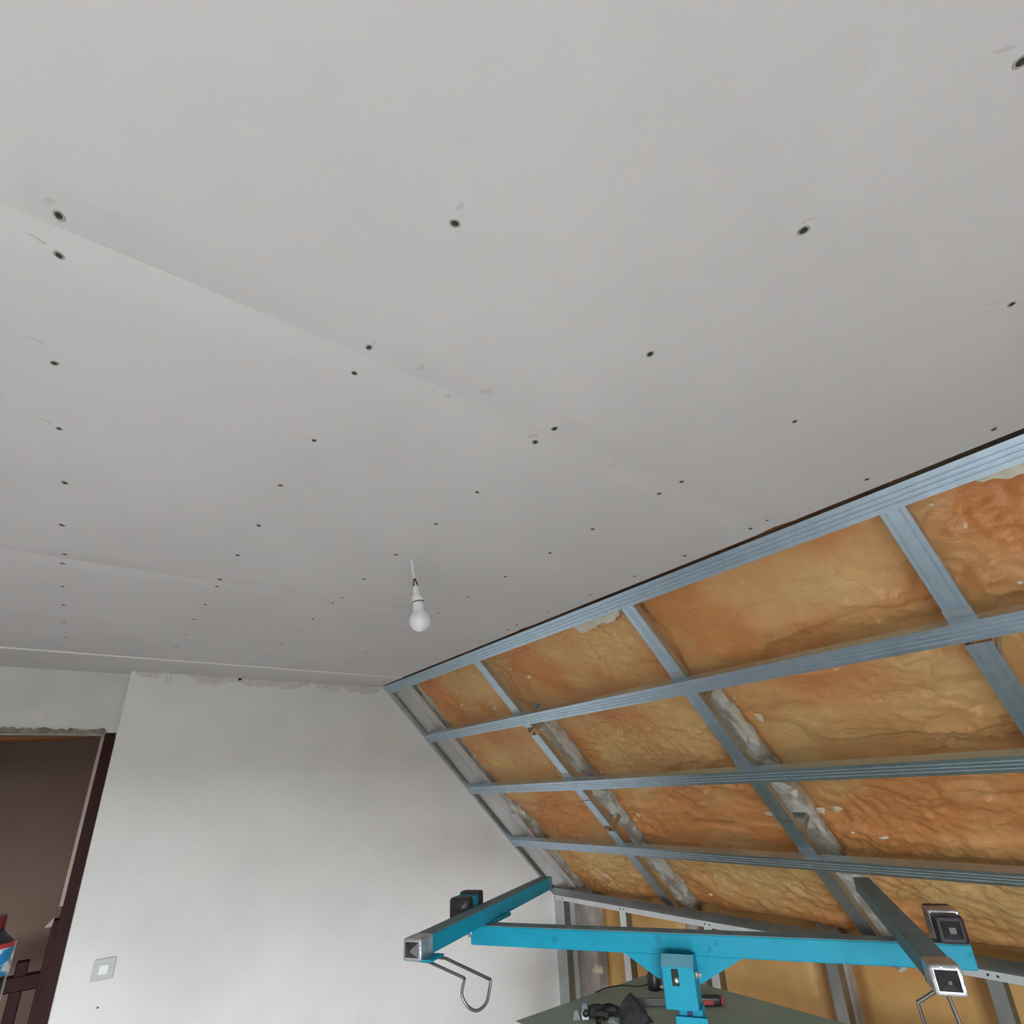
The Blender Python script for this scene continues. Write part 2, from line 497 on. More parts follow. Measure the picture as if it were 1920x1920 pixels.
for y in cols:
    for x in (2.721, 2.490, 2.288, 2.058, 1.822, 1.600):
        screw(x + j(), y + j(), pB, tz(x, J))
    for x in (1.524, 1.312, 1.096, 0.862, 0.620):
        screw(x + j(), y + j(), pC, tz(x, [J[1]]))
    screw(2.782 + j(.003), y + j(), pA, tz(2.782, J))
for x, y in ((3.041, 0.230), (3.027, 0.606), (3.289, 0.602), (3.512, 0.606), (3.065, 0.993), (3.413, 0.991), (3.041, 1.373), (3.29, 1.385),
             (3.75, 0.23), (3.75, 0.606), (3.75, 0.992), (3.93, 0.23), (3.93, 0.606), (3.93, 0.992), (3.70, 1.378)):
    screw(x, y, pA)
# scuffs of torn board paper beside some screws
def scuff(x, y, l, wd, ang, pan, z=H):
    n = 9
    c, s = math.cos(ang), math.sin(ang)
    P = []
    for k in range(n):
        a = 2 * math.pi * k / n
        r = RS.uniform(0.7, 1.15)
        u, v = l * r * math.cos(a), wd * r * math.sin(a)
        P.append((x + u * c - v * s, y + u * s + v * c))
    V = [(p[0], p[1], z + 0.0002) for p in P] + [(p[0], p[1], z - 0.0002) for p in P]
    F = [list(range(n)), list(range(n, 2 * n))] + [(i, (i + 1) % n, n + (i + 1) % n, n + i) for i in range(n)]
    obj('scuff', (V, F), 'graphite', pan)
for x, y, l, wd, a in ((3.062, 0.224, .006, .004, 0.4), (2.797, -0.165, .009, .004, 1.1), (2.731, -0.175, .010, .0022, 1.9),
                       (3.300, 0.594, .009, .003, 0.5), (2.800, 0.226, .006, .004, 0.2), (2.530, -0.185, .011, .0022, 1.7),
                       (2.300, -0.178, .009, .002, 1.8), (3.400, 0.968, .012, .002, 0.5), (2.737, 0.585, .012, .006, 0.8), (2.75, 0.385, .008, .006, 0.8), (2.791, 0.312, .010, .005, 0.2), (2.80, 0.435, .014, .006, 0.9), (2.742, 0.80, .016, .006, 0.2), (3.505, 0.58, .012, .003, 0.7)):
    if x > J[2] + .05: scuff(x, y, l, wd, a, pA)
    elif x > J[2]: scuff(x, y, l, wd, a, pA, tz(x, J) - 0.0004)
    else: scuff(x, y, l, wd, a, pB, tz(x, J) - 0.0004)

# ------------------------------------------------------------------ gable wall details
# ragged mortar smear where the wall meets the ceiling
def smear(y0, y1, ztop, depth, seed, x=0.0):
    n = max(12, int((y1 - y0) / 0.006))
    t = np.linspace(0, 1, n + 1)
    ys = y0 + (y1 - y0) * t
    e = np.minimum(1, np.minimum(t, 1 - t) / 0.18) ** 0.7
    d = 0.003 + depth * e * (0.25 + 0.75 * fbm(ys * 14, ys * 0 + seed, 500 + seed, 4))
    poly = [(y, ztop) for y in ys] + [(y, ztop - q) for y, q in zip(ys[::-1], d[::-1])]
    obj('mortar_smear', prism(poly, x - 0.001, x + 0.0012), 'stain_and_strip', wall_far)
for y0, y1, d, sd in ((0.12, 0.24, 0.03, 1), (0.36, 0.62, 0.05, 2), (0.60, 1.00, 0.075, 3), (1.02, 1.20, 0.05, 4), (1.20, 1.455, 0.07, 5)):
    smear(y0, y1, 2.2965, d, sd)
for y in (0.205, 0.255, 0.275):
    obj('mortar_smear', rbox((-0.001, y, 2.255 - (y - 0.2) * 0.1), (0.003, y + 0.005, 2.294), 0.001, 1), 'stain_and_strip', wall_far)
obj('nail_hole', lathe([(0.004, 0.0), (0.003, 0.002), (0.001, 0.001)], 8, frame((0.0, 0.262, 0.885), (0, 1, 0), (0, 0, 1), (1, 0, 0))), 'dark', wall_far)

# light switch
sw = empty('light_switch', (0, 0.253, 0.98), 'square light switch with small white rocker on the gable wall', 'switch')
c0, c1, z0_, z1_ = 0.213, 0.293, 0.982, 1.062
obj('plate', rbox((-0.001, c0, z0_), (0.009, c1, z1_), 0.004, 2), 'plate', sw)
obj('rocker', rbox((0.004, 0.236, 1.003), (0.017, 0.272, 1.041), 0.005, 2), 'rocker', sw, label='bright white rocker')
for yy in (0.2255, 0.2805):
    obj('screw', lathe([(0.0025, 0.0), (0.0022, 0.0012), (0.001, 0.0015)], 8, frame((0.009, yy, 1.022), (0, 1, 0), (0, 0, 1), (1, 0, 0))), 'bolt', sw)

# ------------------------------------------------------------------ doorway and the landing behind it
door = empty('door_1', (-0.15, -0.35, 0.0), 'doorway with dark red-brown wooden jamb', kind='structure')
obj('jamb', box((-0.215, 0.058, 0.0), (-0.082, 0.104, 1.988)), 'wood', door)
obj('jamb', box((-0.215, -0.80, 0.0), (-0.082, -0.755, 1.988)), 'wood', door)
obj('stop_strip', box((-0.150, 0.045, 1.27), (-0.100, 0.0585, 1.988)), 'strip', door, label='pale primed stop strip')
obj('jamb_casing', box((-0.205, 0.036, 0.0), (-0.110, 0.0585, 1.215)), 'wood', door)
obj('splinter', (np.array([(-0.11, 0.040, 1.232), (-0.11, 0.036, 1.195), (-0.105, 0.012, 1.198), (-0.13, 0.036, 1.20), (-0.13, 0.040, 1.225), (-0.12, 0.014, 1.190)]),
                 [(0, 1, 2), (3, 4, 5), (0, 2, 5, 4), (1, 3, 5, 2), (0, 4, 3, 1)]), 'strip', door)
# rough broken plaster under the lintel
def ragged_band(y0, y1, z0, z1, x0, x1, seed, mk, name, parent):
    rng = random.Random(seed)
    n = int((y1 - y0) / 0.012)
    up = [(y0 + (y1 - y0) * k / n, z1 + rng.uniform(-0.007, 0.007)) for k in range(n + 1)]
    dn = [(y0 + (y1 - y0) * k / n, z0 + rng.uniform(-0.003, 0.003)) for k in range(n + 1)]
    obj(name, prism(up + dn[::-1], x0, x1), mk, parent)
ragged_band(-0.80, 0.06, 1.996, 2.020, -0.2, -0.0845, 8, 'mortar_dark', 'broken_lintel_edge', door)
obj('plaster_bead', box((-0.10, -0.80, 1.991), (-0.087, 0.056, 1.9965)), 'strip', door)
# landing
obj('wall_landing', join(box((-1.62, -2.1, 0), (-1.50, 2.0, 2.55)), box((-1.50, 1.2, 0), (-0.22, 1.32, 2.55)), box((-1.50, -2.1, 0), (-0.22, -2.0, 2.55))),
    'landing', kind='structure', label='dim brown wall of the landing')
obj('ceiling_landing', box((-1.62, -2.1, 2.50), (-0.2, 1.32, 2.55)), 'landing', kind='structure', label='landing ceiling')
def landing_foam():
    n = 30
    P = []
    for k in range(n + 1):
        y = -0.80 + 0.80 * k / n
        t = k / n
        for i in range(7):
            a = math.pi * i / 6
            r = (0.034 * (1 - t) ** 0.6 + 0.004) * (0.8 + 0.4 * random.Random(k * 7 + i).random())
            P.append((-0.30 + 0.05 * math.cos(a), y, 2.00 - r * math.sin(a) - 0.0))
    F = [(k * 7 + i, k * 7 + i + 1, k * 7 + i + 8, k * 7 + i + 7) for k in range(n) for i in range(6)]
    F += [tuple(k * 7 + i for i in range(7)) for k in (0, n)]
    F += [(k * 7, k * 7 + 6, k * 7 + 13, k * 7 + 7) for k in range(n)]
    return np.array(P), F
obj('lintel_foam', landing_foam(), 'landing_foam', door, smooth=True)
obj('lintel_block', box((-0.36, -0.85, 1.998), (-0.22, 0.11, 2.10)), 'landing', door)

rail = empty('stair_railing', (-0.6, -0.5, 0), 'dark brown wooden stair railing on the landing behind the doorway', 'railing')
obj('newel_post', rbox((-0.63, -0.058, 0.0), (-0.58, -0.010, 1.005), 0.004, 1), 'wood', rail)
obj('handrail', rbox((-0.625, -1.50, 0.885), (-0.575, 0.30, 0.950), 0.006, 1), 'wood', rail)
for k in range(10):
    y = 0.075 - 0.15 * k
    if k != 0 and k != 1:
        obj('baluster', box((-0.615, y - 0.012, 0.05), (-0.590, y + 0.012, 0.888)), 'wood', rail)
obj('bottom_rail', box((-0.62, -1.50, 0.03), (-0.58, 0.30, 0.08)), 'wood', rail)

# ------------------------------------------------------------------ steel frame of the slope
def channel(l0, l1, s0, wd, dep, fr, grooves=(0.27, 0.5, 0.73), n0=0.0, gd=0.0022, gw=0.0026):
    """C-shaped furring profile, its ribbed face towards the room at n = n0"""
    o = [(s0 + 0.007, n0 + dep), (s0, n0 + dep), (s0, n0)]
    for g in grooves:
        c = s0 + wd * g
        o += [(c - gw, n0), (c - gw * 0.4, n0 + gd), (c + gw * 0.4, n0 + gd), (c + gw, n0)]
    o += [(s0 + wd, n0), (s0 + wd, n0 + dep), (s0 + wd - 0.007, n0 + dep)]
    t = 0.0009
    o += [(s0 + wd - 0.007, n0 + dep - t), (s0 + wd - t, n0 + dep - t), (s0 + wd - t, n0 + gd + t), (s0 + t, n0 + gd + t),
          (s0 + t, n0 + dep - t), (s0 + 0.007, n0 + dep - t)]
    return prism(o, l0, l1, fr)

RAILS = [(0.004, 'galvanised rail tight under the edge of the plasterboard ceiling'),
         (0.430, 'galvanised horizontal rail, next one down from the rail at the ceiling edge'),
         (0.888, 'galvanised horizontal rail crossing the middle of the foam slope'),
         (1.367, 'galvanised horizontal rail, last one above the knee wall track')]
for s, lb in RAILS:
    obj('furring_rail', channel(0.0, XE, s, 0.062, 0.027, SL), 'steel', label=lb, cat='metal rail', group='horizontal rails on the foam slope')

# edge track up the gable
obj('edge_track', prism([(0.0, -0.001), (0.030, -0.001), (0.030, 0.0015), (0.0015, 0.0015), (0.0015, 0.026), (0.03, 0.026), (0.03, 0.028), (0.0, 0.028)],
                        0.0, 1.86, (S0, np.array([[0, Q, -Q], [1, 0, 0], [0, Q, Q]]))), 'steel2',
    label='thin grey edge track running down the slope against the gable wall', cat='metal track')

# profiles running down the slope behind the rails
SP = (S0, np.array([[0, Q, -Q], [1, 0, 0], [0, Q, Q]]))        # x local = s, y = x world, z = n
PROF = [(1.000, [(0.010, 0.532), (0.585, 1.052), (1.058, 1.245), (1.285, 1.88)], 'galvanised profile down the slope, first full one beside the gable wall', 0.060),
        (2.066, [(0.010, 1.190), (1.197, 1.88)], 'galvanised profile down the slope with a kinked joint near its lower end', 0.062),
        (2.996, [(0.010, 0.500), (0.522, 1.88)], 'galvanised profile down the slope with a dark notch under the second rail', 0.060),
        (4.030, [(0.010, 1.88)], 'galvanised profile down the slope near the window wall', 0.060)]
def clip(x, wd, s0, s1):
    return box((s0, x - 0.0025, 0.0275), (s1, x + wd + 0.0025, 0.0300), SP)
for x, segs, lb, wd in PROF:
    p = empty('slope_profile', sl(x + wd / 2, 1.85, 0.04), lb, 'metal profile', 'profiles running down the foam slope')
    for a, b in segs:
        obj('profile_segment', channel(a, b, x, wd, 0.027, SP, grooves=(0.22, 0.78), n0=0.0295, gd=0.001), 'steel', p)
    for s, _ in RAILS[1:]:
        obj('cross_clip', clip(x, wd, s - 0.028, s + 0.090 if s > 1.3 else s + 0.075), 'steel2', p)
    for s in (0.56, 1.265):                      # hangers that tie the profile to the rafter
        hx = x + wd / 2
        obj('hanger', join(box((s - 0.013, x - 0.003, 0.034), (s + 0.013, x - 0.001, 0.128), SP), box((s - 0.013, x + wd + 0.001, 0.034), (s + 0.013, x + wd + 0.003, 0.128), SP),
                           box((s - 0.013, x - 0.003, 0.126), (s + 0.013, x + wd + 0.003, 0.128), SP)), 'steel2', p)
p0 = empty('slope_profile', sl(0.13, 1.85, 0.08), 'narrow pale profile set deep in the slope corner of the gable wall', 'metal profile', 'profiles running down the foam slope')
for a, b in ((0.010, 1.165), (1.215, 1.90)):
    obj('profile_segment', channel(a, b, 0.108, 0.048, 0.018, SP, grooves=(0.5,), n0=0.072, gd=0.001), 'steel_pale_lit', p0)

# ------------------------------------------------------------------ rafters with mortar remains
RAF = [(0.045, 0.150, 'timber rafter with grey mortar remains beside the gable wall'),
       (0.985, 1.075, 'timber rafter with grey mortar remains behind the first full slope profile'),
       (2.045, 2.150, 'timber rafter with white flaking remains behind the kinked slope profile'),
       (2.975, 3.065, 'timber rafter behind the slope profile with a dark notch'),
       (4.010, 4.110, 'timber rafter near the window wall')]
def rough_beam(x0, x1, s0, s1, e, n1, seed):
    ns, nx = 150, 8
    ss = np.linspace(s0, s1, ns); xs = np.linspace(x0, x1, nx)
    Sg, Xg = np.meshgrid(ss, xs, indexing='ij')
    n0 = 0.175 - 0.047 * sstep(Sg - e, 0.05)
    front = n0 + 0.016 * (fbm(Xg * 30, Sg * 16, seed, 3) - 0.5) - 0.012 * (fbm(Xg * 22 + 9, Sg * 9, seed + 5, 2) > 0.58)
    Xj = Xg.copy()
    Xj[:, 0] += 0.01 * (fbm(Sg[:, 0] * 20, Sg[:, 0] * 0 + 1.3, seed + 7, 2) - 0.5)
    Xj[:, -1] += 0.012 * (fbm(Sg[:, 0] * 14, Sg[:, 0] * 0 + 4.3, seed + 8, 3) - 0.5)
    V = np.stack([Xj, Sg, front], -1).reshape(-1, 3)
    B = np.array([[x0, s0, n1], [x1, s0, n1], [x0, s1, n1], [x1, s1, n1]])
    idx = lambda i, k: i * nx + k
    F = [(idx(i, k), idx(i, k + 1), idx(i + 1, k + 1), idx(i + 1, k)) for i in range(ns - 1) for k in range(nx - 1)]
    b = len(V)
    F.append([idx(i, 0) for i in range(ns)] + [b + 2, b])
    F.append([idx(i, nx - 1) for i in range(ns)] + [b + 3, b + 1])
    F.append([idx(0, k) for k in range(nx)] + [b + 1, b])
    F.append([idx(ns - 1, k) for k in range(nx)] + [b + 3, b + 2])
    F.append([b, b + 1, b + 3, b + 2])
    return xf(SL, np.vstack([V, B])), F
rafters = []
for k, (a, b, lb) in enumerate(RAF):
    rafters.append(obj('rafter', rough_beam(a, b, -0.215, 1.985, (-1, 0.50, 0.55, 9, 9)[k], 0.36, 60 + 10 * k), 'rafter', label=lb, cat='rafter', group='rafters under the roof'))

# ------------------------------------------------------------------ spray foam between the rafters
def foam_bay(rl, ml, rr, mr, seed, le, re, s0=-0.215, s1=1.965, base=0.138):
    """foam fills the bay between the rafter faces rl and rr; above le / re it also laps over the rafter
    as far as ml / mr, below that the rafter stands bare"""
    st = 0.0085
    nx = int((mr - ml) / st) + 1; ns = int((s1 - s0) / st) + 1
    ss = np.linspace(s0, s1, ns)
    xl = rl - 0.005 + (ml - rl + 0.005) * (1 - sstep(ss - (le - 0.06), 0.05))
    xr = rr + 0.005 + (mr - rr - 0.005) * (1 - sstep(ss - (re - 0.06), 0.05))
    Sg, Tg = np.meshgrid(ss, np.linspace(0, 1, nx), indexing='ij')
    Xg = xl[:, None] + (xr - xl)[:, None] * Tg
    wx = Xg + 0.05 * (fbm(Xg * 5, Sg * 5, seed + 1, 2) - 0.5); ws = Sg + 0.05 * (fbm(Xg * 5 + 7, Sg * 5 + 3, seed + 2, 2) - 0.5)
    big = fbm(wx * 2.2 + seed, ws * 3.2, seed + 3, 2)
    lump = fbm(wx * 6, ws * 11, seed + 11, 2)
    rid = 1 - np.abs(2 * fbm(wx * 15, ws * 21, seed + 5, 3) - 1)
    fine = fbm(wx * 34, ws * 42, seed + 8, 2)
    where = sstep(fbm(wx * 1.7 + 2, ws * 2.2, seed + 21, 2) - 0.35, 0.3)            # some areas are wrinkled, others smooth
    step = sstep(fbm(wx * 1.8 + 5, ws * 4.0 + 2, seed + 9, 2) - 0.47, 0.05)       # overlapping passes of the gun
    ed = np.zeros_like(Xg)
    for d, e in ((Xg - xl[:, None], le), (xr[:, None] - Xg, re)):
        ed = np.maximum(ed, (1 - sstep(d, 0.045)) * 0.026 * sstep(Sg - (e - 0.06), 0.05))
    n = base - 0.060 * (big - 0.5) - 0.026 * (lump - 0.5) - (0.006 + 0.017 * where) * (rid - 0.7) - (0.007 + 0.014 * where) * (fine - 0.5) - 0.013 * step
    n = np.clip(n + ed, 0.064, 0.170)
    V = np.stack([Xg, Sg, n], -1).reshape(-1, 3)
    i = np.arange(ns * nx).reshape(ns, nx)
    F = np.stack([i[:-1, :-1], i[:-1, 1:], i[1:, 1:], i[1:, :-1]], -1).reshape(-1, 4).tolist()
    ring = np.concatenate([i[0, :], i[1:, -1], i[-1, -2::-1], i[-2:0:-1, 0]])
    m = len(ring)
    lip = V[ring].copy(); lip[:, 2] = 0.172
    side = lip.copy(); side[:, 0] = np.clip(side[:, 0], rl - 0.005, rr + 0.005)
    back = side.copy(); back[:, 2] = 0.358
    idx = [ring] + [len(V) + q * m + np.arange(m) for q in range(3)]
    for a, b in zip(idx[:-1], idx[1:]):
        F += [(int(a[q]), int(a[(q + 1) % m]), int(b[(q + 1) % m]), int(b[q])) for q in range(m)]
    F.append([int(q) for q in idx[3]])
    return xf(SL, np.vstack([V, lip, side, back])), F, n, Xg, Sg
BAYS = [(0.150, 0.150, 0.985, 1.031, 101, -1, 0.50, 'orange spray foam between the gable rafter and the next rafter'),
        (1.075, 1.029, 2.045, 2.098, 137, 0.50, 0.55, 'orange spray foam between the first and second full slope profiles'),
        (2.150, 2.096, 2.975, 3.021, 171, 0.55, 9, 'orange spray foam in the bay right after the kinked slope profile'),
        (3.065, 3.019, 4.010, 4.061, 203, 9, 9, 'orange spray foam with pale patch under the ceiling edge rail'),
        (4.110, 4.059, XE, XE, 241, 9, 9, 'orange spray foam near the window wall')]
bays = []
for rl, ml, rr, mr, sd, le, re, lb in BAYS:
    V, F, n, xs, ss = foam_bay(rl, ml, rr, mr, sd, le, re)
    o = obj('spray_foam', (V, F), 'foam', label=lb, cat='insulation', group='spray foam bays on the roof slope', smooth=True)
    bays.append((o, n, xs, ss))
def foam_n(k, x, s):
    o, n, xs, ss = bays[k]
    return n.flat[((ss - s) ** 2 + (xs - x) ** 2).argmin()]
AX = np.array([[1, 0, 0], [0, Q, -Q], [0, Q, Q]])
# pale splinters and crumbs stuck on the foam
FL = [(0, .44, .35, .014, .006), (0, .735, .425, .018, .012), (0, .93, .215, .012, .008), (0, .52, 1.80, .012, .030), (0, .535, 1.84, .010, .022), (0, .40, .24, .006, .004),
      (1, 1.17, .30, .018, .011), (1, 1.10, .22, .008, .005), (1, 1.14, .36, .006, .004), (1, 1.86, .221, .012, .012), (1, 1.18, 1.28, .006, .014), (1, 1.55, 1.50, .008, .008),
      (1, 1.07, 1.83, .020, .006), (1, 1.37, 1.73, .006, .018), (1, 1.26, 1.865, .014, .006), (1, 1.965, 1.26, .022, .014), (1, 1.13, .98, .008, .018), (1, 1.30, .70, .005, .010),
      (2, 2.225, .74, .013, .022), (2, 2.24, 1.263, .022, .016), (2, 2.18, 1.27, .018, .016), (2, 2.26, 1.36, .008, .010), (2, 2.36, 1.387, .022, .010), (2, 2.20, .62, .008, .005),
      (3, 3.08, .15, .005, .006), (3, 3.12, .24, .006, .012), (3, 3.25, .24, .004, .008), (3, 3.16, .42, .006, .005), (2, 2.22, 1.52, .015, .007)]
for i, (k, x, s, a, b) in enumerate(FL):
    nn = foam_n(k, x, s)
    obj('pale_crumb', blob(sl(x, s, nn), (a, b, 0.007), AX, i + 3, 0.45, 9, 5), 'fleck', bays[k][0])
# pale skins of foam hanging from under the ceiling-edge rail
def skin(k, x0, x1, s0, depth, seed, nlev):
    m = int((x1 - x0) / 0.005)
    t = np.linspace(0, 1, m + 1)
    xs = x0 + (x1 - x0) * t
    e = np.minimum(1, np.minimum(t, 1 - t) / 0.10) ** 0.6
    dd = 0.004 + depth * e * (0.55 + 0.55 * (fbm(xs * 11, xs * 0 + seed, 700 + seed, 4) - 0.3))
    top = [(x, s0) for x in xs]
    bot = [(x, s0 + q) for x, q in zip(xs, dd)]
    poly = top + bot[::-1]
    nn = len(poly)
    V = [(p[0], p[1], nlev) for p in poly] + [(p[0], p[1], nlev + 0.05) for p in poly]
    F = [list(range(nn)), list(range(nn, 2 * nn))] + [(q, (q + 1) % nn, nn + (q + 1) % nn, nn + q) for q in range(nn)]
    obj('pale_foam_skin', (xf(SL, V), F), 'pale_foam', bays[k][0])
skin(1, 1.74, 2.04, 0.02, 0.135, 3, 0.058)
skin(3, 3.165, 3.60, 0.02, 0.125, 5, 0.070)
# flakes on the rafters
for k, (r, x, s, a, b, mk) in enumerate([(2, 2.115, .60, .022, .03, 'pale_foam'), (2, 2.138, .74, .016, .05, 'pale_foam'), (2, 2.105, .80, .010, .06, 'pale_foam'),
                                         (2, 2.12, .99, .03, .03, 'pale_foam'), (2, 2.145, 1.14, .02, .02, 'fleck'), (2, 2.15, 1.32, .012, .05, 'pale_foam'),
                                         (1, 1.06, .60, .012, .05, 'pale_foam'), (1, 1.055, .70, .012, .05, 'pale_foam'), (1, 1.06, 1.0, .018, .03, 'fleck'),
                                         (0, .155, .18, .012, .06, 'pale_foam'), (0, .16, .62, .014, .04, 'pale_foam'), (0, .16, .74, .015, .02, 'fleck'), (0, .165, .83, .02, .04, 'pale_foam'),
                                         (0, .15, 1.12, .015, .03, 'fleck'), (0, .165, 1.25, .02, .03, 'fleck'), (1, 1.075, 1.5, .014, .02, 'fleck')]):
    obj('mortar_flake', blob(sl(x, s, 0.122), (a, b, 0.012), AX, 90 + k, 0.5, 10, 5), mk, rafters[r])

# ------------------------------------------------------------------ knee wall: track, studs, foam
KY = 2.795
ktrack = empty('knee_track', (2.7, KY, 0.93), 'grey steel track along the foot of the slope on the knee wall studs', 'metal track')
obj('slope_flange', box((0.0, 1.812, -0.001), (XE, 1.892, 0.001), SL), 'steel_shaded', ktrack)
zt = float(sl(0, 1.892, 0)[2])
yt = float(sl(0, 1.892, 0)[1])
obj('web', box((0.0, yt - 0.002, zt - 0.001), (XE, yt + 0.075, zt + 0.001)), 'steel2', ktrack)
obj('lower_flange', box((0.0, yt - 0.0035, zt - 0.026), (XE, yt - 0.0015, zt + 0.001)), 'steel_pale_lit', ktrack)
btrack = obj('floor_track', join(box((0.0, yt - 0.003, 0.0), (XE, yt + 0.055, 0.002)), box((0.0, yt - 0.005, 0.0), (XE, yt - 0.003, 0.04))), 'steel2',
             label='grey steel track on the floor under the knee wall studs', cat='metal track')
STUDS = [(0.000, 0.100, 'wide grey stud of the knee wall in the gable corner'), (0.622, 0.050, 'knee wall stud, first one out from the gable corner'),
         (1.237, 0.050, 'knee wall stud, second one out from the gable corner'), (1.868, 0.050, 'knee wall stud, third one out from the gable corner'),
         (2.468, 0.050, 'knee wall stud standing behind the taped end of the panel lift arm'), (3.08, 0.05, 'knee wall stud in the middle of the room'),
         (3.69, 0.05, 'knee wall stud past the middle of the room'), (4.30, 0.05, 'knee wall stud near the window wall')]
for x, wd, lb in STUDS:
    fr = (np.zeros(3), np.array([[0, 0, 1], [1, 0, 0], [0, 1, 0]]))      # extruded along z; poly in (x, y)
    st = empty('wall_stud', (x + wd / 2, yt + 0.025, 0.0), lb, 'metal stud', 'knee wall studs')
    obj('front_flange', prism([(x, yt), (x + wd, yt), (x + wd, yt + 0.001), (x, yt + 0.001)], 0.002, zt - 0.0005, fr), 'steel_pale_lit' if 0.5 < x < 1.5 else 'steel2', st)  # two studs get the lit copy, their brightness painted in
    obj('web', prism([(x + wd - 0.001, yt + 0.001), (x + wd, yt + 0.001), (x + wd, yt + 0.050), (x + wd - 0.03, yt + 0.050), (x + wd - 0.03, yt + 0.049), (x + wd - 0.001, yt + 0.049)],
                     0.002, zt - 0.0005, fr), 'steel_shaded', st)
    for q in (x + 0.012, x + wd - 0.008):
        obj('screw', lathe([(0.0045, 0.0), (0.0042, 0.0015), (0.002, 0.003)], 8, frame((q, yt - 0.0035, zt - 0.012), (1, 0, 0), (0, 0, 1), (0, -1, 0))), 'screw', st)
def knee_foam(x0, x1, seed):
    st = 0.014
    z0, z1 = 0.0, 1.012
    nx = int((x1 - x0) / st) + 1; nz = int((z1 - z0) / st) + 1
    xs = np.linspace(x0, x1, nx); zs = np.linspace(z0, z1, nz)
    Zg, Xg = np.meshgrid(zs, xs, indexing='ij')
    big = fbm(Xg * 2.4 + 3, Zg * 3, seed, 2); lump = fbm(Xg * 9, Zg * 9, seed + 3, 3)
    d = np.minimum(Xg - x0, x1 - Xg)
    y = 2.965 - 0.08 * (big - 0.5) - 0.022 * (lump - 0.5) + 0.05 * (1 - sstep(d, 0.10))
    V = np.stack([Xg, y, Zg], -1).reshape(-1, 3)
    i = np.arange(nz * nx).reshape(nz, nx)
    F = np.stack([i[:-1, :-1], i[:-1, 1:], i[1:, 1:], i[1:, :-1]], -1).reshape(-1, 4).tolist()
    ring = np.concatenate([i[0, :], i[1:, -1], i[-1, -2::-1], i[-2:0:-1, 0]])
    sk = V[ring].copy(); sk[:, 1] = 3.10
    b = len(V); m = len(ring)
    F += [(int(ring[k]), int(ring[(k + 1) % m]), b + (k + 1) % m, b + k) for k in range(m)]
    F.append(list(range(b, b + m)))
    return np.vstack([V, sk]), F
KB = [(0.235, 1.00, 'ochre foam behind the knee wall studs nearest the gable'), (1.06, 1.78, 'ochre foam behind the second knee wall stud'), (1.86, 2.62, 'ochre foam behind the stud at the lift arm end'),
      (2.70, 4.0, 'ochre foam low in the middle of the room'), (4.08, XE, 'ochre foam low beside the window wall')]
kfs = []
for k, (a, b, lb) in enumerate(KB):
    kfs.append(obj('knee_wall_foam', knee_foam(a, b, 300 + 17 * k), 'foam_knee', label=lb, cat='insulation', group='spray foam behind the knee wall', smooth=True))
for k, (a, b) in enumerate([(0.06, 0.245), (0.99, 1.07), (1.77, 1.87), (2.61, 2.71), (3.99, 4.09)]):
    obj('wall_post', box((a, 2.955 if k else 2.93, 0.0), (b, 3.10, 1.008)), 'mortar',
        label=['rough plastered pier in the corner of the knee wall', 'rough post behind the knee wall, first past the corner pier', 'rough post behind the beam of the panel lift',
               'rough post behind the taped right arm end', 'rough post near the window wall'][k], cat='post')
obj('pale_crumb', blob((0.24, 2.93, 0.56), (0.035, 0.03, 0.03), np.eye(3), 5, 0.4), 'fleck', kfs[0])
for k, (a, b, c) in enumerate([(0.72, 0.06, 0.935), (1.17, 0.05, 0.90), (2.02, 0.05, 0.905), (2.12, 0.03, 0.885), (1.94, 0.02, 0.90)]):
    obj('pale_crumb', blob((a, 2.93, c), (b * 0.6, 0.02, b * 0.55), np.eye(3), 70 + k, 0.4), 'pale_foam', kfs[0 if a < 1 else 1 if a < 1.8 else 2])

# ------------------------------------------------------------------ hanging bulb
bx, by = 2.040, 0.664
bulb = empty('light_bulb', (bx, by, H), 'unlit white bulb hanging on a short white cable from the ceiling', 'light bulb')
top = np.array([bx, by, H + 0.004]); e1 = np.array([2.044, 0.672, 2.240]); e2 = np.array([2.047, 0.678, 2.213])
obj('cable', tube([top, top * 0.5 + e1 * 0.5 + np.array([0.001, -0.001, 0]), e1], 0.0042, 10), 'white', bulb, smooth='auto')
for sgn in (-1, 1):
    m_ = (e1 + e2) / 2 + np.array([0.002, 0.004, 0]) * sgn
    obj('wire', tube([e1 + np.array([0, 0.001, 0.004]), m_, e2 + np.array([0.0035, 0.0065, -0.004 if sgn < 0 else 0.0]) * sgn], 0.0020, 6), 'screw', bulb)
ax = np.array([2.0535, 0.693, 2.105]) - e2; ax /= np.linalg.norm(ax)
xa = np.cross(ax, [0, 0, 1.0] if abs(ax[2]) < .9 else [1.0, 0, 0]); xa /= np.linalg.norm(xa)
fb = (e2, np.array([xa, np.cross(ax, xa), ax]))
obj('lamp_holder', lathe([(0.004, -0.003), (0.0095, -0.002), (0.0105, 0.018), (0.011, 0.022), (0.016, 0.027), (0.0175, 0.038), (0.0175, 0.045), (0.012, 0.046)], 24, fb), 'white', bulb, smooth='auto')
obj('seal_ring', lathe([(0.012, 0.0445), (0.0165, 0.0448), (0.0168, 0.0475), (0.012, 0.048)], 24, fb), 'screw', bulb, smooth='auto')
prof = [(0.010, 0.046), (0.0155, 0.047), (0.0163, 0.056), (0.0175, 0.066)]
for k in range(13):
    t = k / 12
    a = math.radians(-52 + 142 * t)
    prof.append((max(0.0325 * math.cos(a), 0.0004), 0.103 + 0.0325 * math.sin(a)))
obj('globe', lathe(prof, 32, fb), 'opal', bulb, smooth='auto')

